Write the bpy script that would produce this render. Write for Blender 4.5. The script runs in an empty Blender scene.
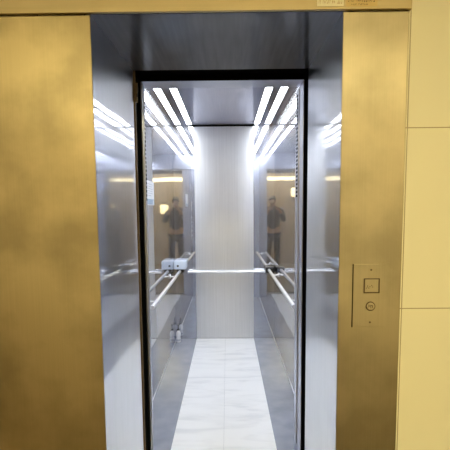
import bpy, bmesh, math, random
from mathutils import Vector, Matrix
random.seed(4)
sc = bpy.context.scene
C = sc.collection
PI = math.pi

# ------------------------------------------------------------------ materials
def new_mat(name):
    m = bpy.data.materials.new(name); m.use_nodes = True
    nt = m.node_tree; nt.nodes.clear()
    out = nt.nodes.new('ShaderNodeOutputMaterial')
    b = nt.nodes.new('ShaderNodeBsdfPrincipled')
    nt.links.new(b.outputs[0], out.inputs[0])
    return m, nt, b

def plain(name, col, rough=.5, metal=0.0, noise=0.0, scale=30):
    m, nt, b = new_mat(name)
    b.inputs['Roughness'].default_value = rough
    b.inputs['Metallic'].default_value = metal
    tc = nt.nodes.new('ShaderNodeTexCoord')
    n = nt.nodes.new('ShaderNodeTexNoise'); n.inputs['Scale'].default_value = scale
    nt.links.new(tc.outputs['Object'], n.inputs['Vector'])
    r = nt.nodes.new('ShaderNodeValToRGB')
    k = noise
    r.color_ramp.elements[0].position = .3; r.color_ramp.elements[1].position = .7
    r.color_ramp.elements[0].color = (*[c*(1-k) for c in col], 1)
    r.color_ramp.elements[1].color = (*[min(1, c*(1+k)) for c in col], 1)
    nt.links.new(n.outputs['Fac'], r.inputs['Fac'])
    nt.links.new(r.outputs['Color'], b.inputs['Base Color'])
    return m

def emit(name, col, strength):
    m, nt, b = new_mat(name)
    b.inputs['Base Color'].default_value = (.9, .9, .9, 1)
    b.inputs['Emission Color'].default_value = (*col, 1)
    b.inputs['Emission Strength'].default_value = strength
    return m

def steel(name, col, rough, grain=(160, 160, 2.2), gcol=.08, grough=.06, bump=.0, smudge=0.0, wave=0.0, aniso=0.0):
    """brushed metal: fine grain stretched along z (object coordinates), smudges and a slow bow of the sheet"""
    m, nt, b = new_mat(name)
    L = nt.links
    b.inputs['Metallic'].default_value = 1
    tc = nt.nodes.new('ShaderNodeTexCoord')
    mp = nt.nodes.new('ShaderNodeMapping'); mp.inputs['Scale'].default_value = grain
    L.new(tc.outputs['Object'], mp.inputs['Vector'])
    n = nt.nodes.new('ShaderNodeTexNoise'); n.inputs['Scale'].default_value = 1; n.inputs['Detail'].default_value = 3
    L.new(mp.outputs[0], n.inputs['Vector'])
    sm = nt.nodes.new('ShaderNodeTexNoise'); sm.inputs['Scale'].default_value = 5.0; sm.inputs['Detail'].default_value = 6
    sm.inputs['Roughness'].default_value = .65
    L.new(tc.outputs['Object'], sm.inputs['Vector'])
    # colour
    mr = nt.nodes.new('ShaderNodeMapRange')
    mr.inputs['From Min'].default_value = .3; mr.inputs['From Max'].default_value = .7
    mr.inputs['To Min'].default_value = 1-gcol; mr.inputs['To Max'].default_value = 1+gcol
    L.new(n.outputs['Fac'], mr.inputs['Value'])
    ms = nt.nodes.new('ShaderNodeMapRange')
    ms.inputs['From Min'].default_value = .38; ms.inputs['From Max'].default_value = .62
    ms.inputs['To Min'].default_value = 1-smudge; ms.inputs['To Max'].default_value = 1
    L.new(sm.outputs['Fac'], ms.inputs['Value'])
    mu = nt.nodes.new('ShaderNodeMath'); mu.operation = 'MULTIPLY'
    L.new(mr.outputs[0], mu.inputs[0]); L.new(ms.outputs[0], mu.inputs[1])
    vm = nt.nodes.new('ShaderNodeVectorMath'); vm.operation = 'SCALE'
    vm.inputs[0].default_value = col
    L.new(mu.outputs[0], vm.inputs['Scale'])
    L.new(vm.outputs[0], b.inputs['Base Color'])
    # roughness
    rr = nt.nodes.new('ShaderNodeMapRange')
    rr.inputs['From Min'].default_value = .3; rr.inputs['From Max'].default_value = .7
    rr.inputs['To Min'].default_value = max(.02, rough-grough); rr.inputs['To Max'].default_value = rough+grough
    L.new(n.outputs['Fac'], rr.inputs['Value'])
    rs = nt.nodes.new('ShaderNodeMath'); rs.operation = 'MULTIPLY_ADD'
    rs.inputs[1].default_value = -smudge*.35; rs.inputs[2].default_value = smudge*.35
    L.new(ms.outputs[0], rs.inputs[0])
    ra = nt.nodes.new('ShaderNodeMath'); ra.operation = 'ADD'
    L.new(rr.outputs[0], ra.inputs[0]); L.new(rs.outputs[0], ra.inputs[1])
    L.new(ra.outputs[0], b.inputs['Roughness'])
    last = None
    if wave:
        w = nt.nodes.new('ShaderNodeTexNoise'); w.inputs['Scale'].default_value = 1.3; w.inputs['Detail'].default_value = 1
        L.new(tc.outputs['Object'], w.inputs['Vector'])
        bw = nt.nodes.new('ShaderNodeBump'); bw.inputs['Strength'].default_value = 1; bw.inputs['Distance'].default_value = wave
        L.new(w.outputs['Fac'], bw.inputs['Height']); last = bw
    if bump:
        bp = nt.nodes.new('ShaderNodeBump'); bp.inputs['Strength'].default_value = 1; bp.inputs['Distance'].default_value = bump
        L.new(n.outputs['Fac'], bp.inputs['Height'])
        if last: L.new(last.outputs[0], bp.inputs['Normal'])
        last = bp
    if last: L.new(last.outputs[0], b.inputs['Normal'])
    if aniso:
        b.inputs['Anisotropic'].default_value = aniso
        tg = nt.nodes.new('ShaderNodeTangent'); tg.direction_type = 'RADIAL'; tg.axis = 'Z'
        L.new(tg.outputs[0], b.inputs['Tangent'])
    return m

def steel2(name, col, sharp, broad, fac, grain=(200, 200, 2.5), gcol=.04, smudge=0.0, wave=0.0, an=.6, tan=(0, 0, 1)):
    """polished and brushed at once: a clear reflection (sharp) under a soft one (broad)"""
    m = bpy.data.materials.new(name); m.use_nodes = True
    nt = m.node_tree; nt.nodes.clear(); L = nt.links
    out = nt.nodes.new('ShaderNodeOutputMaterial')
    tc = nt.nodes.new('ShaderNodeTexCoord')
    mp = nt.nodes.new('ShaderNodeMapping'); mp.inputs['Scale'].default_value = grain
    L.new(tc.outputs['Object'], mp.inputs['Vector'])
    n = nt.nodes.new('ShaderNodeTexNoise'); n.inputs['Scale'].default_value = 1; n.inputs['Detail'].default_value = 3
    L.new(mp.outputs[0], n.inputs['Vector'])
    sm = nt.nodes.new('ShaderNodeTexNoise'); sm.inputs['Scale'].default_value = 4.0; sm.inputs['Detail'].default_value = 6
    L.new(tc.outputs['Object'], sm.inputs['Vector'])
    mr = nt.nodes.new('ShaderNodeMapRange'); mr.inputs['From Min'].default_value = .3; mr.inputs['From Max'].default_value = .7
    mr.inputs['To Min'].default_value = 1-gcol; mr.inputs['To Max'].default_value = 1+gcol
    L.new(n.outputs['Fac'], mr.inputs['Value'])
    ms = nt.nodes.new('ShaderNodeMapRange'); ms.inputs['From Min'].default_value = .38; ms.inputs['From Max'].default_value = .62
    ms.inputs['To Min'].default_value = 1-smudge; ms.inputs['To Max'].default_value = 1
    L.new(sm.outputs['Fac'], ms.inputs['Value'])
    mu = nt.nodes.new('ShaderNodeMath'); mu.operation = 'MULTIPLY'
    L.new(mr.outputs[0], mu.inputs[0]); L.new(ms.outputs[0], mu.inputs[1])
    vm = nt.nodes.new('ShaderNodeVectorMath'); vm.operation = 'SCALE'; vm.inputs[0].default_value = col
    L.new(mu.outputs[0], vm.inputs['Scale'])
    g = []
    for r in (sharp, broad):
        q = nt.nodes.new('ShaderNodeBsdfAnisotropic'); q.distribution = 'BECKMANN'
        q.inputs['Roughness'].default_value = r
        L.new(vm.outputs[0], q.inputs['Color']); g.append(q)
        if r == broad and an:       # the grain scatters light across itself
            q.inputs['Anisotropy'].default_value = an
            cv = nt.nodes.new('ShaderNodeCombineXYZ')
            for i in range(3): cv.inputs[i].default_value = tan[i]
            L.new(cv.outputs[0], q.inputs['Tangent'])
    mx = nt.nodes.new('ShaderNodeMixShader'); mx.inputs[0].default_value = fac
    L.new(g[0].outputs[0], mx.inputs[1]); L.new(g[1].outputs[0], mx.inputs[2]); L.new(mx.outputs[0], out.inputs[0])
    if wave:
        w = nt.nodes.new('ShaderNodeTexNoise'); w.inputs['Scale'].default_value = 1.6; w.inputs['Detail'].default_value = 1
        L.new(tc.outputs['Object'], w.inputs['Vector'])
        bw = nt.nodes.new('ShaderNodeBump'); bw.inputs['Strength'].default_value = 1; bw.inputs['Distance'].default_value = wave
        L.new(w.outputs['Fac'], bw.inputs['Height'])
        for q in g: L.new(bw.outputs[0], q.inputs['Normal'])
    return m

def marble(name):
    m, nt, b = new_mat(name); L = nt.links
    tc = nt.nodes.new('ShaderNodeTexCoord')
    mp = nt.nodes.new('ShaderNodeMapping'); mp.inputs['Rotation'].default_value = (0, 0, .35); mp.inputs['Scale'].default_value = (2.2, 9, 1)
    L.new(tc.outputs['Object'], mp.inputs['Vector'])
    n = nt.nodes.new('ShaderNodeTexNoise'); n.inputs['Scale'].default_value = 1.0; n.inputs['Detail'].default_value = 7
    n.inputs['Distortion'].default_value = 1.4
    L.new(mp.outputs[0], n.inputs['Vector'])
    r = nt.nodes.new('ShaderNodeValToRGB'); e = r.color_ramp.elements
    e[0].position = .34; e[0].color = (.70, .715, .73, 1)
    e[1].position = .56; e[1].color = (.83, .84, .85, 1)
    k = r.color_ramp.elements.new(.46); k.color = (.79, .80, .81, 1)
    L.new(n.outputs['Fac'], r.inputs['Fac']); L.new(r.outputs[0], b.inputs['Base Color'])
    b.inputs['Roughness'].default_value = .28
    return m

def wall_tile(name):
    """cream tiles, joints every 0.624 m in height"""
    m, nt, b = new_mat(name); L = nt.links
    tc = nt.nodes.new('ShaderNodeTexCoord')
    sx = nt.nodes.new('ShaderNodeSeparateXYZ'); L.new(tc.outputs['Object'], sx.inputs[0])
    def m2(op, a, bb):
        q = nt.nodes.new('ShaderNodeMath'); q.operation = op
        for i, v in enumerate((a, bb)):
            if isinstance(v, (int, float)): q.inputs[i].default_value = v
            else: L.new(v, q.inputs[i])
        return q.outputs[0]
    def joint(s, off, pitch):
        f = m2('FRACT', m2('DIVIDE', m2('SUBTRACT', s, off), pitch), 0)
        return m2('LESS_THAN', m2('MULTIPLY', f, pitch), .0035)
    j = m2('MAXIMUM', joint(sx.outputs['Z'], 1.095-6.24, .624), joint(sx.outputs['X'], .645-12.48, 1.248))
    n = nt.nodes.new('ShaderNodeTexNoise'); n.inputs['Scale'].default_value = 1.5
    L.new(tc.outputs['Object'], n.inputs['Vector'])
    r = nt.nodes.new('ShaderNodeValToRGB')
    r.color_ramp.elements[0].color = (.84, .79, .58, 1); r.color_ramp.elements[1].color = (.88, .83, .62, 1)
    L.new(n.outputs['Fac'], r.inputs['Fac'])
    mx = nt.nodes.new('ShaderNodeMix'); mx.data_type = 'RGBA'
    L.new(j, mx.inputs['Factor']); L.new(r.outputs[0], mx.inputs[6]); mx.inputs[7].default_value = (.42, .34, .2, 1)
    L.new(mx.outputs[2], b.inputs['Base Color'])
    b.inputs['Roughness'].default_value = .45
    return m

M = dict(
    gold=steel2('warm_brushed_steel', (.60, .485, .265), .3, .6, .8, grain=(220, 220, 3), gcol=.03, smudge=.32, wave=.02, an=0),  # stainless steel; the warm landing light is tinted into its base colour
    tan_=steel2('tan_brushed_steel', (.56, .478, .315), .3, .6, .8, grain=(220, 220, 3), gcol=.03, smudge=.25, wave=.02, an=0),  # same stainless, with a paler tint of landing light in the colour
    goldhead=steel2('warm_header_steel', (.56, .455, .26), .3, .6, .8, grain=(3, 220, 220), gcol=.03, smudge=.08, wave=.012, an=0),  # header stainless, its colour also carries the warm light of the landing
    jamb=steel2('jamb_steel', (.78, .79, .82), .05, .3, .35, grain=(260, 260, 2.5), gcol=.04, smudge=.06, wave=.003, an=.55, tan=(0, 1, 0)),
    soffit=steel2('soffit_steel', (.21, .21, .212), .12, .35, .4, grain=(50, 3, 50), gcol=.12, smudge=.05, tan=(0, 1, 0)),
    car=steel2('car_mirror_steel', (.74, .755, .80), .035, .4, .2, grain=(220, 220, 2.5), gcol=.03, smudge=.05, wave=.0015, an=0),
    carback=steel2('car_back_steel', (.77, .785, .82), .85, .3, .42, grain=(170, 170, 1.6), gcol=.045, smudge=.03, an=.5, tan=(1, 0, 0)),
    carceil=steel2('car_ceiling_steel', (.70, .71, .80), .08, .3, .4, grain=(150, 3, 150), gcol=.04, an=0),
    ret=steel2('car_front_steel', (.66, .68, .76), .15, .5, .5, grain=(200, 200, 3), gcol=.04, an=0),
    chrome=steel2('polished_rail_steel', (.95, .96, .98), .2, .6, .6, an=0),
    brownmetal=plain('bronze_edge_steel', (.15, .105, .055), .6, .2, .15, 60),
    black=plain('black_rubber', (.004, .004, .004), .9, 0, .2, 40),
    blackpl=plain('black_plastic', (.012, .012, .014), .35, 0, .2, 40),
    darkgap=plain('dark_seam', (.05, .035, .015), .7),
    marble=marble('white_marble'),
    border=plain('blue_grey_stone', (.28, .30, .36), .22, 0, .12, 7),
    wall=wall_tile('cream_wall_tile'),
    hallwall=plain('hall_stone', (.29, .23, .18), .5, 0, .15, 3),
    hallfloor=plain('dark_hall_granite', (.17, .14, .10), .3, 0, .35, 60),
    hallceil=plain('hall_ceiling_paint', (.62, .52, .36), .7, 0, .05, 4),
    led=emit('cool_white_tube', (.95, .98, 1.0), 13),
    warm=emit('warm_cove_glow', (1.0, .78, .36), 2.6),
    hallstrip=emit('warm_strip_glow', (1.0, .87, .47), 5),
    sconce=emit('warm_lamp_glow', (1.0, .76, .32), 2.6),
    hallpanel=emit('warm_ceiling_glow', (1.0, .88, .47), 10.5),
    lampbody=plain('lamp_trim', (.75, .76, .8), .4, .6),
    box=plain('pale_blue_plastic', (.66, .74, .86), .35, 0, .03, 20),
    paper=plain('white_notice_paper', (.85, .87, .9), .5, 0, .02, 20),
    blue=plain('blue_grey_print', (.30, .40, .52), .5),
    print=plain('grey_print', (.45, .48, .54), .5),
    clear=plain('white_plastic', (.82, .82, .85), .25, 0, .03, 30),
    sticker=plain('cream_sticker', (.95, .90, .68), .5, 0, .03, 60),
    stickerd=plain('tan_engraved_plate', (.58, .43, .19), .45, .6, .05, 60),
    ink=plain('brown_ink', (.12, .08, .03), .6),
    faint=plain('faint_ink', (.62, .47, .22), .6),
    coat=plain('dark_cloth', (.035, .030, .035), .85, 0, .2, 80),
    trouser=plain('dark_trouser_cloth', (.02, .02, .028), .9, 0, .2, 80),
    skin=plain('skin', (.55, .33, .22), .5, 0, .06, 20),
    hair=plain('black_hair', (.012, .009, .008), .5, 0, .3, 120),
    shoe=plain('shoe_leather', (.015, .013, .012), .4),
)

for k in ('black', 'darkgap', 'hallfloor'):
    for n_ in M[k].node_tree.nodes:
        if n_.type == 'BSDF_PRINCIPLED': n_.inputs['Specular IOR Level'].default_value = 0 if k != 'hallfloor' else .3

# ------------------------------------------------------------------ mesh helpers
def bm_new(): return bmesh.new()

def merge(bm, src):
    me = bpy.data.meshes.new('tmp'); src.to_mesh(me); bm.from_mesh(me); bpy.data.meshes.remove(me); src.free()

def add_box(bm, lo, hi, bevel=0.0, seg=2, rot=None):
    t = bmesh.new()
    bmesh.ops.create_cube(t, size=1)
    c = [(a+b)/2 for a, b in zip(lo, hi)]; s = [max(1e-5, b-a) for a, b in zip(lo, hi)]
    for v in t.verts: v.co = Vector((v.co.x*s[0], v.co.y*s[1], v.co.z*s[2]))
    if bevel: bmesh.ops.bevel(t, geom=t.edges[:], offset=bevel, segments=seg, affect='EDGES', profile=.5)
    if rot is not None:
        for v in t.verts: v.co = rot @ v.co
    for v in t.verts: v.co += Vector(c)
    merge(bm, t)

def add_hexa(bm, a, b):
    """solid between two 4-point loops"""
    va = [bm.verts.new(p) for p in a]; vb = [bm.verts.new(p) for p in b]
    bm.faces.new(va[::-1]); bm.faces.new(vb)
    for i in range(4): bm.faces.new((va[i], va[(i+1) % 4], vb[(i+1) % 4], vb[i]))

def add_tube(bm, pts, r, seg=14):
    pts = [Vector(p) for p in pts]; rings = []
    rs = r if isinstance(r, (list, tuple)) else [r]*len(pts)
    n0 = None
    for i, p in enumerate(pts):
        d = (pts[min(i+1, len(pts)-1)] - pts[max(i-1, 0)]).normalized()
        if n0 is None:
            n0 = d.orthogonal().normalized()
        else:
            n0 = (n0 - d*n0.dot(d)).normalized()
        b0 = d.cross(n0)
        rings.append([bm.verts.new(p + (n0*math.cos(2*PI*k/seg) + b0*math.sin(2*PI*k/seg))*rs[i]) for k in range(seg)])
    for a, b in zip(rings, rings[1:]):
        for k in range(seg): bm.faces.new((a[k], a[(k+1) % seg], b[(k+1) % seg], b[k]))
    bm.faces.new(rings[0][::-1]); bm.faces.new(rings[-1])

def add_lathe(bm, prof, loc, axis='z', seg=20):
    rings = []
    for r, h in prof:
        ring = []
        for k in range(seg):
            a = 2*PI*k/seg; x, y = r*math.cos(a), r*math.sin(a)
            p = (x, y, h) if axis == 'z' else (x, h, y)
            ring.append(bm.verts.new(Vector(p)+Vector(loc)))
        rings.append(ring)
    for a, b in zip(rings, rings[1:]):
        for k in range(seg): bm.faces.new((a[k], a[(k+1) % seg], b[(k+1) % seg], b[k]))
    bm.faces.new(rings[0][::-1]); bm.faces.new(rings[-1])

def obj(name, bm, m, parent=None, smooth=False):
    bmesh.ops.recalc_face_normals(bm, faces=bm.faces)
    me = bpy.data.meshes.new(name); bm.to_mesh(me); bm.free()
    o = bpy.data.objects.new(name, me); C.objects.link(o)
    me.materials.append(M[m] if isinstance(m, str) else m)
    if smooth:
        for p in me.polygons: p.use_smooth = True
        try: me.set_sharp_from_angle(angle=math.radians(28))
        except Exception: pass
    if parent:
        o.parent = parent; o.matrix_parent_inverse = Matrix.Translation(parent.location).inverted() if parent.type == 'EMPTY' else Matrix()
    return o

def tag(o, label, cat, group=None, kind=None):
    o['label'] = label; o['category'] = cat
    if group: o['group'] = group
    if kind: o['kind'] = kind
    return o

def thing(name, label, cat, loc=(0, 0, 0), group=None):
    o = bpy.data.objects.new(name, None); C.objects.link(o); o.location = loc; o.empty_display_size = .1
    return tag(o, label, cat, group)

def boxes(*bs, bevel=0.0):
    bm = bm_new()
    for lo, hi in bs: add_box(bm, lo, hi, bevel)
    return bm

def struct(name, bm, m, label=None, cat=None, parent=None, smooth=False):
    o = obj(name, bm, m, parent, smooth)
    if parent is None:
        o['kind'] = 'structure'
        if label: o['label'] = label; o['category'] = cat
    return o

# ------------------------------------------------------------------ dimensions (metres; x right, y into the car, z up)
YF = 1.532              # face of the steel door surround
YJ = 2.131              # back of the door reveal
YC, YB = 2.312, 4.859   # car front, car back wall
HW, ZC = .55, 2.35      # half width and height of the car
ZS = 2.10               # height of the opening
PW = .322               # half width of the middle back panel and of the marble

# ------------------------------------------------------------------ the landing
struct('wall_front', boxes(((.6409, YF+.002, 0), (2.6, 2.12, 2.7)), ((-2.4, YF+.02, 0), (-.46, 2.12, 2.7)),
                           ((-.46, YF+.02, 2.13), (.46, 2.12, 2.7)), ((.46, YF+.02, 0), (.643, 2.12, 2.7))), 'wall',
       'cream tiled landing wall at the right of the steel door surround', 'wall')
struct('floor_landing', boxes(((-2.4, -1.9, -.06), (2.6, 2.13, 0))), 'hallfloor', 'dark granite landing floor in front of the lift', 'floor')
struct('ceiling_landing', boxes(((-2.4, -1.9, 2.7), (2.6, 2.13, 2.78))), 'hallceil', 'warm lit landing ceiling', 'ceiling')
struct('wall_opposite', boxes(((-2.4, -2.0, -.06), (2.6, -1.9, 2.78))), 'hallwall', 'brown landing wall facing the lift, seen reflected', 'wall')
struct('wall_landing_left', boxes(((-2.5, -2.0, -.06), (-2.4, 2.12, 2.78))), 'hallwall', 'brown left wall of the landing', 'wall')
struct('wall_landing_right', boxes(((2.6, -2.0, -.06), (2.7, 2.12, 2.78))), 'wall', 'cream right wall of the landing', 'wall')

# steel door surround
sur = thing('door_surround', 'warm golden brushed steel surround framing the open lift doorway', 'door frame', (0, YF, 0))
bm = bm_new(); add_box(bm, (-2.0, YF, 0), (-.418, YF+.005, ZS-.003), .002)
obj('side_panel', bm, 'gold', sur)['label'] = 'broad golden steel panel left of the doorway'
bm = bm_new(); add_box(bm, (.4229, YF, 0), (.6405, YF+.005, ZS-.003), .002)
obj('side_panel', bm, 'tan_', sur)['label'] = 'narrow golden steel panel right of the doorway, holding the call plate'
bm = bm_new(); add_box(bm, (-2.0, YF-.012, ZS), (.644, YF+.0018, 2.36), .002)
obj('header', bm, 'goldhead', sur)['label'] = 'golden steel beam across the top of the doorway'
for s, x1, x2 in ((-1, .418, .4024), (1, .4229, .4176)):
    bm = bm_new()
    add_hexa(bm, [(s*x1, YF+.0052, 0), (s*(x1+.016), YF+.0052, 0), (s*(x1+.016), YF+.0052, ZS), (s*x1, YF+.0052, ZS)],
                 [(s*x2, YJ, 0), (s*(x2+.016), YJ, 0), (s*(x2+.016), YJ, ZS), (s*x2, YJ, ZS)])
    obj('jamb', bm, 'jamb', sur)['label'] = 'mirror-like pale steel jamb lining the %s side of the doorway' % ('left' if s < 0 else 'right')
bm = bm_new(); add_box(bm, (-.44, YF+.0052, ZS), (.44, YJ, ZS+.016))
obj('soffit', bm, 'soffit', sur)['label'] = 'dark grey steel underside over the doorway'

# stickers on the header
def text_marks(parent, x0, x1, z0, z1, y, m, n, seed):
    rnd = random.Random(seed); bm = bm_new()
    w = (x1-x0)/n
    for i in range(n):
        if rnd.random() < .12: continue
        a = x0 + i*w + w*.12; b = a + w*rnd.uniform(.45, .75); h = (z1-z0)
        k = rnd.random()
        if k < .4: add_box(bm, (a, y-.0004, z0), (a+w*.2, y, z1)); add_box(bm, (a, y-.0004, z1-h*.25), (b, y, z1))
        elif k < .7: add_box(bm, (a, y-.0004, z0), (b, y, z0+h*.25)); add_box(bm, (b-w*.2, y-.0004, z0), (b, y, z1))
        else: add_box(bm, (a, y-.0004, z0+h*.35), (b, y, z0+h*.6)); add_box(bm, (a, y-.0004, z0), (a+w*.2, y, z1))
    obj('lettering', bm, m, parent)
YH = YF-.012
st = tag(obj('label_sticker', boxes(((.333, YH-.0012, 2.110), (.420, YH-.0002, 2.136))), 'sticker'),
         'pale cream sticker on the steel beam above the doorway, nearer its middle', 'sticker', 'stickers on the header')
text_marks(st, .338, .378, 2.118, 2.128, YH-.0012, 'faint', 9, 3); text_marks(st, .381, .416, 2.117, 2.129, YH-.0012, 'faint', 6, 5)
st = tag(obj('label_sticker', boxes(((.428, YH-.0012, 2.108), (.530, YH-.0002, 2.140))), 'stickerd'),
         'tan printed plate on the steel beam, right of the pale sticker', 'sticker', 'stickers on the header')
text_marks(st, .434, .476, 2.122, 2.132, YH-.0012, 'ink', 9, 7); text_marks(st, .479, .522, 2.121, 2.134, YH-.0012, 'ink', 7, 9)
text_marks(st, .445, .500, 2.112, 2.117, YH-.0012, 'ink', 12, 11)

# call plate
cp = thing('call_panel', 'flush steel lift call plate with square button and key switch on the right panel', 'call panel', (.53, YF, 1.145))
YP = YF-.0022
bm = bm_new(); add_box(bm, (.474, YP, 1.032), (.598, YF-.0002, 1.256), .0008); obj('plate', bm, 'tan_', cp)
bm = bm_new(); add_box(bm, (.4705, YF-.0016, 1.031), (.4735, YF-.0002, 1.257)); obj('seam', bm, 'darkgap', cp)['label'] = 'dark slot along the left edge of the plate'
bm = bm_new()
for lo, hi in (((.510, 1.154), (.513, 1.206)), ((.562, 1.154), (.565, 1.206)), ((.513, 1.154), (.562, 1.157)), ((.513, 1.203), (.562, 1.206))):
    add_box(bm, (lo[0], YP-.004, lo[1]), (hi[0], YP-.0001, hi[1]))
bz = obj('button_bezel', bm, 'brownmetal', cp)
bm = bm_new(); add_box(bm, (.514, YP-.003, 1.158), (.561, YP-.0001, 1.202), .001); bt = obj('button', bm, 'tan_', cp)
bm = bm_new()
for (x, z) in ((.523, 1.176), (.527, 1.172), (.523, 1.180), (.531, 1.177), (.519, 1.172), (.540, 1.176), (.537, 1.181)):
    add_box(bm, (x-.0013, YP-.0038, z-.0013), (x+.0013, YP-.003, z+.0013))
obj('button_mark', bm, 'ink', bt)
bm = bm_new(); add_lathe(bm, [(.0165, 0), (.0165, -.003), (.0155, -.004), (.0138, -.004), (.0138, -.001)], (.535, YP, 1.107), 'y', 28); ks = obj('key_switch', bm, 'brownmetal', cp, True)
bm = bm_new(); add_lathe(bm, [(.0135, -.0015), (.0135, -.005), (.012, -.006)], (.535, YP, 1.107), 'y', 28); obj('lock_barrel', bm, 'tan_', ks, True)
bm = bm_new()
for dx, dz, w, h in ((-.007, .002, .001, .005), (-.003, .002, .0025, .001), (.0, -.0, .001, .006), (.004, .003, .003, .001), (.006, -.001, .001, .004)):
    add_box(bm, (.535+dx-w, YP-.0068, 1.107+dz-h), (.535+dx+w, YP-.006, 1.107+dz+h))
obj('key_mark', bm, 'ink', ks)
for z in (1.236, 1.049):
    bm = bm_new(); add_lathe(bm, [(.0032, 0), (.0032, -.0012), (.002, -.0018)], (.535, YP, z), 'y', 14); obj('screw', bm, 'brownmetal', cp, True)

# ------------------------------------------------------------------ doors, slid open
def door_leaf(name, label, s, x, y0, y1, face, edge, group):
    t = thing(name, label, 'lift door', (s*(x+.3), (y0+y1)/2, 0), group)
    xs = sorted((s*(x+.012), s*(x+.50)))
    obj('panel', boxes(((xs[0], y0, .01), (xs[1], y1, ZS+.01)), bevel=.001), face, t)
    xs = sorted((s*x, s*(x+.012)))
    obj('leading_edge', boxes(((xs[0], y0, .01), (xs[1], y1, ZS+.01)), bevel=.002), edge, t)['label'] = 'dark leading edge'
    return t
g = 'sliding doors pushed back into the wall'
t = door_leaf('sliding_door', 'bronze edged landing door slid open into the left wall', -1, .3968, 2.142, 2.158, 'black', 'brownmetal', g)
bm = bm_new(); add_box(bm, (-.3966, 2.150, 1.96), (-.387, 2.157, 2.05), .001); lt = obj('latch', bm, 'brownmetal', t); lt['label'] = 'small bronze catch plate'
bm = bm_new(); add_box(bm, (-.391, 2.1485, 1.985), (-.387, 2.1499, 2.0)); obj('latch_hole', bm, 'black', lt)
door_leaf('sliding_door', 'black edged landing door slid open into the right wall', 1, .421, 2.146, 2.186, 'black', 'black', g)
door_leaf('sliding_door', 'black edged car door slid open on the left', -1, .398, 2.20, 2.285, 'black', 'black', g)
door_leaf('sliding_door', 'black edged car door slid open on the right', 1, .424, 2.21, 2.285, 'black', 'black', g)
struct('trim_1', boxes(((-.95, 2.135, 2.125), (.95, 2.30, 2.3)), ((-.95, 2.294, 2.1), (.95, 2.3105, 2.3))), 'black', 'black door track housing above the doorway gap', 'trim')

# ------------------------------------------------------------------ the car
struct('wall_left', boxes(((-HW-.02, YC+.06, 0), (-HW, YB, ZC))), 'car', 'mirror polished steel left wall of the lift car', 'wall')
struct('wall_right', boxes(((HW, YC+.06, 0), (HW+.02, YB, ZC))), 'car', 'mirror polished steel right wall of the lift car', 'wall')
wb = struct('wall_back', boxes(((-HW, YB, 0), (-PW-.001, YB+.02, ZC)), ((PW+.001, YB, 0), (HW, YB+.02, ZC))), 'car',
            'rear wall of the lift car, mirror strips beside a brushed steel middle panel', 'wall')
bm = bm_new(); add_box(bm, (-PW, YB-.004, .002), (PW, YB+.02, ZC-.002), .0015); obj('middle_panel', bm, 'carback', wb)['label'] = 'satin brushed steel middle panel'
obj('shadow_gap', boxes(((-PW-.02, YB-.009, ZC-.012), (PW+.02, YB-.0045, ZC-.0005))), 'black', wb)['label'] = 'dark line where the panel meets the ceiling'
fl = struct('floor', boxes(((-HW, YC-.03, -.03), (HW, YB-.005, -.004))), 'border', 'lift car floor of white marble tiles between blue grey borders', 'floor')
for s in (-1, 1):
    xs = sorted((s*.0005, s*PW)); bm = bm_new()
    add_box(bm, (xs[0], YC-.03, -.004), (xs[1], YB-.0055, 0)); obj('marble_strip', bm, 'marble', fl)['label'] = 'white veined marble tiles'
    xs = sorted((s*(PW+.0008), s*HW)); bm = bm_new()
    add_box(bm, (xs[0], YC-.03, -.004), (xs[1], YB-.0055, -.0002)); obj('border_strip', bm, 'border', fl)['label'] = 'blue grey stone border'
    bm = bm_new(); xs = sorted((s*(HW-.004), s*(HW-.0003)))
    add_box(bm, (xs[0], YC+.25, 0), (xs[1], YB-.006, .006)); 
    struct('baseboard_left' if s < 0 else 'baseboard_right', bm, 'lampbody', 'thin bright edge strip at the foot of the %s car wall' % ('left' if s < 0 else 'right'), 'trim')
# ceiling: glossy steel with four slots for the light tubes
strips = [(-.510, -.457, YC+.16, YB-.06), (-.387, -.337, YC+.16, YB-.06), (.328, .380, YC+.16, YB-.06), (.441, .494, YC+.16, YB-.06)]
xs = [-HW]
bm = bm_new(); prev = -HW
for a, b, y0, y1 in strips:
    add_box(bm, (prev, YC, ZC), (a-.006, YB+.02, ZC+.03)); prev = b+.006
    add_box(bm, (a-.006, YC, ZC), (b+.006, y0-.006, ZC+.03)); add_box(bm, (a-.006, y1+.006, ZC), (b+.006, YB+.02, ZC+.03))
add_box(bm, (prev, YC, ZC), (HW, YB+.02, ZC+.03))
struct('ceiling', bm, 'carceil', 'glossy grey steel ceiling of the lift car between the light tubes', 'ceiling')
names = ['glowing light tube along the left edge of the car ceiling', 'glowing inner light tube on the left of the car ceiling',
         'glowing inner light tube on the right of the car ceiling', 'glowing light tube along the right edge of the car ceiling']
for (a, b, y0, y1), nm in zip(strips, names):
    t = thing('ceiling_light', nm, 'ceiling light', ((a+b)/2, (y0+y1)/2, ZC), 'light tubes in the lift ceiling')
    bm = bm_new()
    add_box(bm, (a-.005, y0-.005, ZC-.001), (a, y1+.005, ZC+.02)); add_box(bm, (b, y0-.005, ZC-.001), (b+.005, y1+.005, ZC+.02))
    add_box(bm, (a, y0-.005, ZC-.001), (b, y0, ZC+.02)); add_box(bm, (a, y1, ZC-.001), (b, y1+.005, ZC+.02))
    obj('frame', bm, 'lampbody', t)
    bm = bm_new(); add_box(bm, (a+.0005, y0+.0005, ZC+.002), (b-.0005, y1-.0005, ZC+.012), .002); obj('diffuser', bm, 'led', t)
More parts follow.
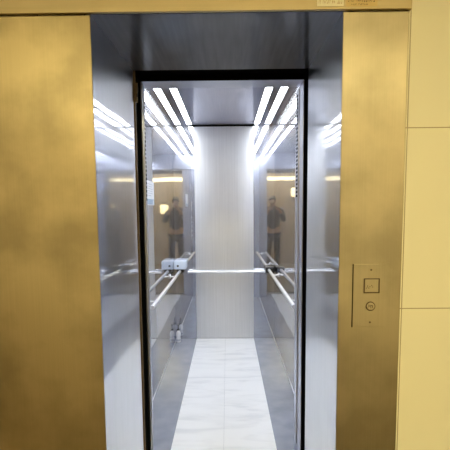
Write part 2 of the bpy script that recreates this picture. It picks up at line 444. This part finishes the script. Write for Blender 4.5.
# car front
struct('trim_2', boxes(((-HW, YC, ZS), (HW, YC+.135, ZC-.002)), bevel=.002), 'ret', 'pale steel transom over the car entrance', 'trim')
struct('trim_3', boxes(((-HW-.02, YC, 0), (-.3957, YC+.055, ZS-.001)), bevel=.002), 'ret', 'narrow steel return at the left of the car entrance', 'trim')
struct('trim_4', boxes(((.4247, YC, 0), (HW+.02, YC+.215, ZS-.001)), bevel=.002), 'ret',
       'deep steel return at the right of the car entrance', 'trim')
# door safety light strips with dark dots
def curtain(x0, x1, xf, y0, y1, z0, z1, label, dw=.022):
    t = thing('light_curtain', label, 'door sensor strip', ((x0+x1)/2, (y0+y1)/2, .1), 'door sensor strips')
    obj('strip_housing', boxes(((x0, y0, .1), (x1, y1, 2.09)), bevel=.001), 'ret', t)
    bm = bm_new(); z = z0
    while z < z1:
        s = -1 if xf > 0 else 1
        xa = sorted((xf, xf+s*.0008))
        ym = (y0+y1)/2
        add_box(bm, (xa[0], ym-dw, z), (xa[1], ym+dw, z+.012)); z += .0215
    obj('sensor_dots', bm, 'black', t)['label'] = 'row of small dark dots'
curtain(.4195, .4244, .4195, YC+.115, YC+.195, 1.515, 2.07, 'steel sensor strip with dark dots at the right edge of the car entrance')
curtain(-.3954, -.3915, -.3915, YC+.018, YC+.050, 1.50, 2.05, 'steel sensor strip with dark dots at the left edge of the car entrance', .010)

# handrails
def rail_thing(label, p0, p1, brackets, wall_dir, r=.016):
    p0, p1 = Vector(p0), Vector(p1)
    t = thing('handrail', label, 'handrail', tuple((p0+p1)/2), 'handrails around the car')
    bm = bm_new(); add_tube(bm, [p0, p1], r, 20)
    bar = obj('rail', bm, 'chrome', t, True)
    d = (p1-p0).normalized()
    for p, s in ((p0, -1), (p1, 1)):
        bm = bm_new(); add_tube(bm, [p+d*s*.0002, p+d*s*.004], [r*1.03, r*.9], 20); obj('end_cap', bm, 'lampbody', t, True)
    w = Vector(wall_dir)
    for k in brackets:
        p = p0.lerp(p1, k); q = p + w*.0625
        bm = bm_new()
        add_tube(bm, [p+w*.01, p+w*.03+Vector((0, 0, -.004)), q], .0075, 10)
        add_tube(bm, [q-w*.006, q], .022, 18)
        obj('bracket', bm, 'chrome', t, True)
rail_thing('steel handrail along the left wall of the lift car', (-.484, 2.96, .785), (-.484, 4.70, .785), (.115, .81), (-1, 0, 0))
rail_thing('steel handrail along the right wall of the lift car', (.484, 2.96, .785), (.484, 4.755, .785), (.115, .81), (1, 0, 0))
rail_thing('horizontal steel handrail across the rear wall of the lift car', (-.40, 4.792, .767), (.44, 4.792, .767), (.08, .92), (0, 1, 0), .0145)

# corner control box (left) and dark corner joint (right)
t = thing('control_box', 'pale blue control box with a dark button in the left rear corner, on the handrail', 'control box', (-.485, 4.78, .775))
bm = bm_new(); add_box(bm, (-.5475, 4.715, .807), (-.418, 4.845, .895), .004); obj('housing', bm, 'box', t, True)
bm = bm_new(); add_lathe(bm, [(.011, 0), (.011, -.006), (.008, -.008)], (-.505, 4.7148, .845), 'y', 18); obj('button', bm, 'blackpl', t, True)
bm = bm_new(); add_box(bm, (-.52, 4.74, .775), (-.44, 4.845, .8065), .003); obj('mount', bm, 'blackpl', t, True)
bm = bm_new(); add_box(bm, (.448, 4.757, .752), (.545, 4.853, .818), .012, 3)
tag(obj('corner_connector', bm, 'blackpl', smooth=True), 'black block joining the handrails in the right rear corner', 'rail connector')

# notice on the left wall
nt_ = tag(obj('notice_sign', boxes(((-.5497, 3.21, 1.487), (-.5480, 3.53, 1.668)), bevel=.0005), 'paper'),
          'white notice plate with blue lower band on the left car wall', 'notice')
obj('colour_band', boxes(((-.5479, 3.215, 1.492), (-.5475, 3.525, 1.532))), 'blue', nt_)
bm = bm_new()
for i in range(6):
    z = 1.645-i*.017
    add_box(bm, (-.5479, 3.24, z-.003), (-.5476, 3.24+[.25, .2, .26, .22, .24, .15][i], z))
obj('print_lines', bm, 'print', nt_)
ic = boxes(((-.5475, 3.47, 1.498), (-.5472, 3.50, 1.526))); obj('white_mark', ic, 'paper', nt_)
# operating panel near the front of the left wall, seen in the rear mirror
cop = thing('wall_mounted_button_panel', 'steel car button panel on the left wall near the entrance, seen mirrored', 'button panel', (-.545, 2.62, 1.0))
obj('plate', boxes(((-.5497, 2.54, .75), (-.546, 2.74, 1.85)), bevel=.001), 'ret', cop)
obj('display', boxes(((-.5459, 2.58, 1.66), (-.5445, 2.70, 1.76))), 'blackpl', cop)
obj('notice_card', boxes(((-.5459, 2.58, 1.42), (-.5449, 2.66, 1.58))), 'paper', cop)
for r in range(5):
    for c in range(2):
        bm = bm_new(); add_tube(bm, [(-.5459, 2.60+c*.08, 1.32-r*.07), (-.541, 2.60+c*.08, 1.32-r*.07)], .016, 16); obj('floor_button', bm, 'chrome', cop, True)

# small pump bottle on the floor, left rear corner
t = thing('pump_bottle', 'small whitish bottle with thin dark top on the floor in the left rear corner', 'bottle', (-.498, 4.72, 0))
bm = bm_new(); add_lathe(bm, [(.030, .0003), (.034, .006), (.034, .055), (.026, .07), (.034, .085), (.034, .125), (.024, .15), (.013, .162), (.013, .17)], (-.505, 4.72, 0), 'z', 24); obj('body', bm, 'clear', t, True)
bm = bm_new(); add_lathe(bm, [(.0345, .020), (.0346, .022), (.0346, .045), (.0345, .047)], (-.505, 4.72, 0), 'z', 24); obj('label_band', bm, 'print', t, True)
bm = bm_new(); add_lathe(bm, [(.017, .1705), (.017, .19), (.010, .196), (.006, .20), (.006, .255)], (-.505, 4.72, 0), 'z', 18)
add_tube(bm, [(-.505, 4.72, .25), (-.505, 4.70, .262), (-.500, 4.675, .258)], .007, 10); obj('pump', bm, 'blackpl', t, True)
t.scale = (.8, 1, .78); t.location.x = -.51; t.location.y = 4.73

# ------------------------------------------------------------------ landing lights (seen reflected in the steel)
tag(obj('cove_light', boxes(((-1.9, -1.8985, 2.17), (2.1, -1.87, 2.27)), bevel=.004), 'warm'),
    'long warm yellow light band high on the landing wall, seen reflected', 'cove light')
def sconce(x, z, lab):
    t = thing('wall_lamp', lab, 'wall lamp', (x, -1.89, z), 'warm wall lamps on the landing')
    obj('mount', boxes(((x-.06, -1.8985, z-.2), (x+.06, -1.88, z+.2)), bevel=.004), 'brownmetal', t)
    bm = bm_new(); add_lathe(bm, [(.05, -.12), (.08, -.08), (.085, .08), (.05, .12)], (x, -1.79, z), 'z', 20); obj('lamp_shade', bm, 'sconce', t, True)
sconce(-.68, 1.85, 'glowing warm wall lamp on the landing, mirrored in the right rear corner')
sconce(.50, 1.45, 'glowing warm wall lamp on the landing, mirrored in the left rear corner')
def hall_lamp(x0, x1, y0, y1, lab, glow='hallpanel'):
    t = thing('landing_ceiling_light', lab, 'ceiling light', ((x0+x1)/2, (y0+y1)/2, 2.7), 'warm landing ceiling lights')
    bm = bm_new()
    add_box(bm, (x0-.02, y0-.02, 2.675), (x0, y1+.02, 2.6995)); add_box(bm, (x1, y0-.02, 2.675), (x1+.02, y1+.02, 2.6995))
    add_box(bm, (x0, y0-.02, 2.675), (x1, y0, 2.6995)); add_box(bm, (x0, y1, 2.675), (x1, y1+.02, 2.6995))
    obj('frame', bm, 'lampbody', t)
    obj('diffuser', boxes(((x0+.001, y0+.001, 2.68), (x1-.001, y1-.001, 2.699))), glow, t)
hall_lamp(-1.9, 2.1, -.37, -.27, 'warm ceiling light band over the landing, nearer the lift', 'hallstrip')
hall_lamp(-1.9, 2.1, -1.5, -.7, 'warm ceiling light band over the landing, farther from the lift')

# ------------------------------------------------------------------ the photographer, seen reflected in the car corners
def skin_body(name, verts, edges, radii, m, parent=None, root=0, sub=2):
    me = bpy.data.meshes.new(name); me.from_pydata([Vector(v) for v in verts], edges, [])
    o = bpy.data.objects.new(name, me); C.objects.link(o); me.materials.append(M[m])
    sk = o.modifiers.new('skin', 'SKIN'); sk.use_smooth_shade = True
    for i, r in enumerate(radii):
        v = me.skin_vertices[0].data[i]; v.radius = r if isinstance(r, tuple) else (r, r); v.use_root = (i == root)
    ss = o.modifiers.new('sub', 'SUBSURF'); ss.levels = sub; ss.render_levels = sub
    if parent: o.parent = parent
    return o
px, py = .033, -.36      # where the person stands
# body: pelvis root, spine, neck, head, arms raised to the phone, legs
V = [(px, py, .92), (px, py, 1.10), (px, py-.01, 1.30), (px, py, 1.43), (px, py+.01, 1.49), (px, py+.03, 1.585), (px, py+.02, 1.66)]
Rr = [(.16, .11), (.145, .10), (.17, .11), (.09, .075), (.052, .052), (.078, .092), (.062, .075)]
Ed = [(0, 1), (1, 2), (2, 3), (3, 4), (4, 5), (5, 6)]
def chain(start, pts, rad):
    p = start
    for q, r in zip(pts, rad):
        V.append(q); Rr.append(r); Ed.append((p, len(V)-1)); p = len(V)-1
    return p
wr = {}
for s in (-1, 1):
    wr[s] = chain(3, [(px+s*.17, py, 1.40), (px+s*.25, py+.08, 1.17), (px+s*.14, py+.235, 1.36), (px+s*.116, py+.275, 1.41), (px+s*.108, py+.305, 1.44)],
                  [.062, .047, .037, .028, (.018, .034)])
    chain(0, [(px+s*.09, py, .84), (px+s*.11, py+.01, .48), (px+s*.12, py-.015, .09), (px+s*.125, py+.07, .035), (px+s*.13, py+.15, .03)], [.098, .062, .042, .04, .034])
person = skin_body('person', V, Ed, Rr, 'skin')
tag(person, 'person in dark clothes holding up a phone, seen only mirrored in the car corners', 'person')
# face
def blob(name, loc, scale, m, seg=14):
    bm = bm_new(); bmesh.ops.create_uvsphere(bm, u_segments=seg, v_segments=10, radius=1)
    for v in bm.verts: v.co = Vector((v.co.x*scale[0]+loc[0], v.co.y*scale[1]+loc[1], v.co.z*scale[2]+loc[2]))
    return obj(name, bm, m, person, True)
for s in (-1, 1):
    blob('eye', (px+s*.032, py+.112, 1.612), (.013, .009, .008), 'clear')
    blob('ear', (px+s*.082, py+.02, 1.60), (.012, .022, .034), 'skin')
blob('nose', (px, py+.122, 1.585), (.014, .02, .024), 'skin')
blob('mouth', (px, py+.112, 1.545), (.026, .010, .007), 'skin')
bm = bm_new(); bmesh.ops.create_uvsphere(bm, u_segments=24, v_segments=16, radius=1)
bmesh.ops.delete(bm, geom=[v for v in bm.verts if v.co.z < -.15 and v.co.y > -.25 or v.co.z < -.75 or (v.co.z < .35 and v.co.y > .45)], context='VERTS')
for v in bm.verts: v.co = Vector((v.co.x*.094+px, v.co.y*.112+py+.022, v.co.z*.105+1.635))
obj('hair', bm, 'hair', person, True)
# jacket and trousers follow the body
def shell(name, sel_v, sel_e, grow, m, root):
    idx = {i: k for k, i in enumerate(sel_v)}
    vs = [V[i] for i in sel_v]; es = [(idx[a], idx[b]) for a, b in Ed if a in idx and b in idx]
    rs = [tuple(x+grow for x in (Rr[i] if isinstance(Rr[i], tuple) else (Rr[i],)*2)) for i in sel_v]
    return skin_body(name, vs, es, rs, m, person, idx[root])
arms = [i for s in (-1, 1) for i in range(wr[s]-4, wr[s]-1)]
shell('jacket', [0, 1, 2, 3]+arms, None, .014, 'coat', 0)
legs = [i for s in (-1, 1) for i in range(wr[s]+1, wr[s]+4)]
shell('trousers', [0]+legs, None, .012, 'trouser', 0)
for s in (-1, 1):
    bm = bm_new(); add_box(bm, (px+s*.125-.048, py-.07, .0005), (px+s*.125+.048, py+.2, .085), .03, 3); obj('shoe', bm, 'shoe', person, True)
    # hand: four fingers behind the phone, thumb on its front
    w = Vector(V[wr[s]])
    for k, (dz, L_) in enumerate(((.03, 1.0), (.012, 1.08), (-.006, 1.0), (-.022, .8))):
        p0 = w+Vector((-s*.004, .0, dz*.7)); p1 = p0+Vector((-s*.012, .026*L_, dz*.25)); p2 = p1+Vector((-s*.028*L_, .008, .002)); p3 = p2+Vector((-s*.022*L_, -.002, .002))
        bm = bm_new(); add_tube(bm, [p0, p1, p2, p3], [.009, .0085, .0075, .005], 8); obj('finger', bm, 'skin', person, True)
    p0 = w+Vector((0, -.006, .01)); bm = bm_new()
    add_tube(bm, [p0, p0+Vector((-s*.016, -.006, .022)), p0+Vector((-s*.036, .0, .034))], [.011, .010, .006], 8); obj('thumb', bm, 'skin', person, True)
ph = thing('phone', 'black phone held up by the mirrored person', 'phone', (px, -.04, 1.45))
bm = bm_new(); add_box(bm, (px-.078, -.046, 1.414), (px+.078, -.038, 1.488), .003, 2); obj('body', bm, 'blackpl', ph, True)
bm = bm_new(); add_box(bm, (px-.074, -.0468, 1.418), (px+.074, -.0461, 1.484)); obj('screen', bm, 'blackpl', ph)
bm = bm_new(); add_lathe(bm, [(.007, 0), (.007, .002), (.005, .002)], (px, -.038, 1.455), 'y', 16); obj('lens', bm, 'lampbody', ph, True)

# ------------------------------------------------------------------ world
w = bpy.data.worlds.new('world'); sc.world = w; w.use_nodes = True
w.node_tree.nodes['Background'].inputs[0].default_value = (.01, .009, .008, 1)
w.node_tree.nodes['Background'].inputs[1].default_value = .1

# ------------------------------------------------------------------ camera (fitted to the photograph's perspective)
f, cx, cy, pitch, roll, yaw = 440.31, 223.81, 253.99, .1016, .0091, -.0086
def ray(u, v):
    du, dv = u-cx, v-cy
    a = math.cos(roll)*du - math.sin(roll)*dv; b = math.sin(roll)*du + math.cos(roll)*dv
    x, y, z = a/f, 1.0, -b/f
    c, s = math.cos(pitch), math.sin(pitch); y, z = c*y + s*z, -s*y + c*z
    c, s = math.cos(yaw), math.sin(yaw); x, y = c*x + s*y, -s*x + c*y
    return Vector((x, y, z))
fw = ray(cx, cy).normalized()
rt = (ray(cx+1, cy) - ray(cx, cy)).normalized(); up = (ray(cx, cy-1) - ray(cx, cy)).normalized()
cam = bpy.data.cameras.new('camera'); co = bpy.data.objects.new('camera', cam); C.objects.link(co)
cam.sensor_fit = 'HORIZONTAL'; cam.sensor_width = 36; cam.lens = f/450*36
cam.shift_x = (225-cx)/450; cam.shift_y = (cy-225)/450
cam.clip_start = .01
mw = Matrix((rt, up, -fw)).transposed().to_4x4(); mw.translation = Vector((.0333, 0, 1.452)); co.matrix_world = mw
sc.camera = co
sc.view_settings.view_transform = 'Standard'
sc.view_settings.look = 'None'
sc.view_settings.exposure = .2
sc.cycles.max_bounces = 24; sc.cycles.glossy_bounces = 20; sc.cycles.diffuse_bounces = 6
sc.cycles.sample_clamp_indirect = 6
sc.cycles.use_denoising = True
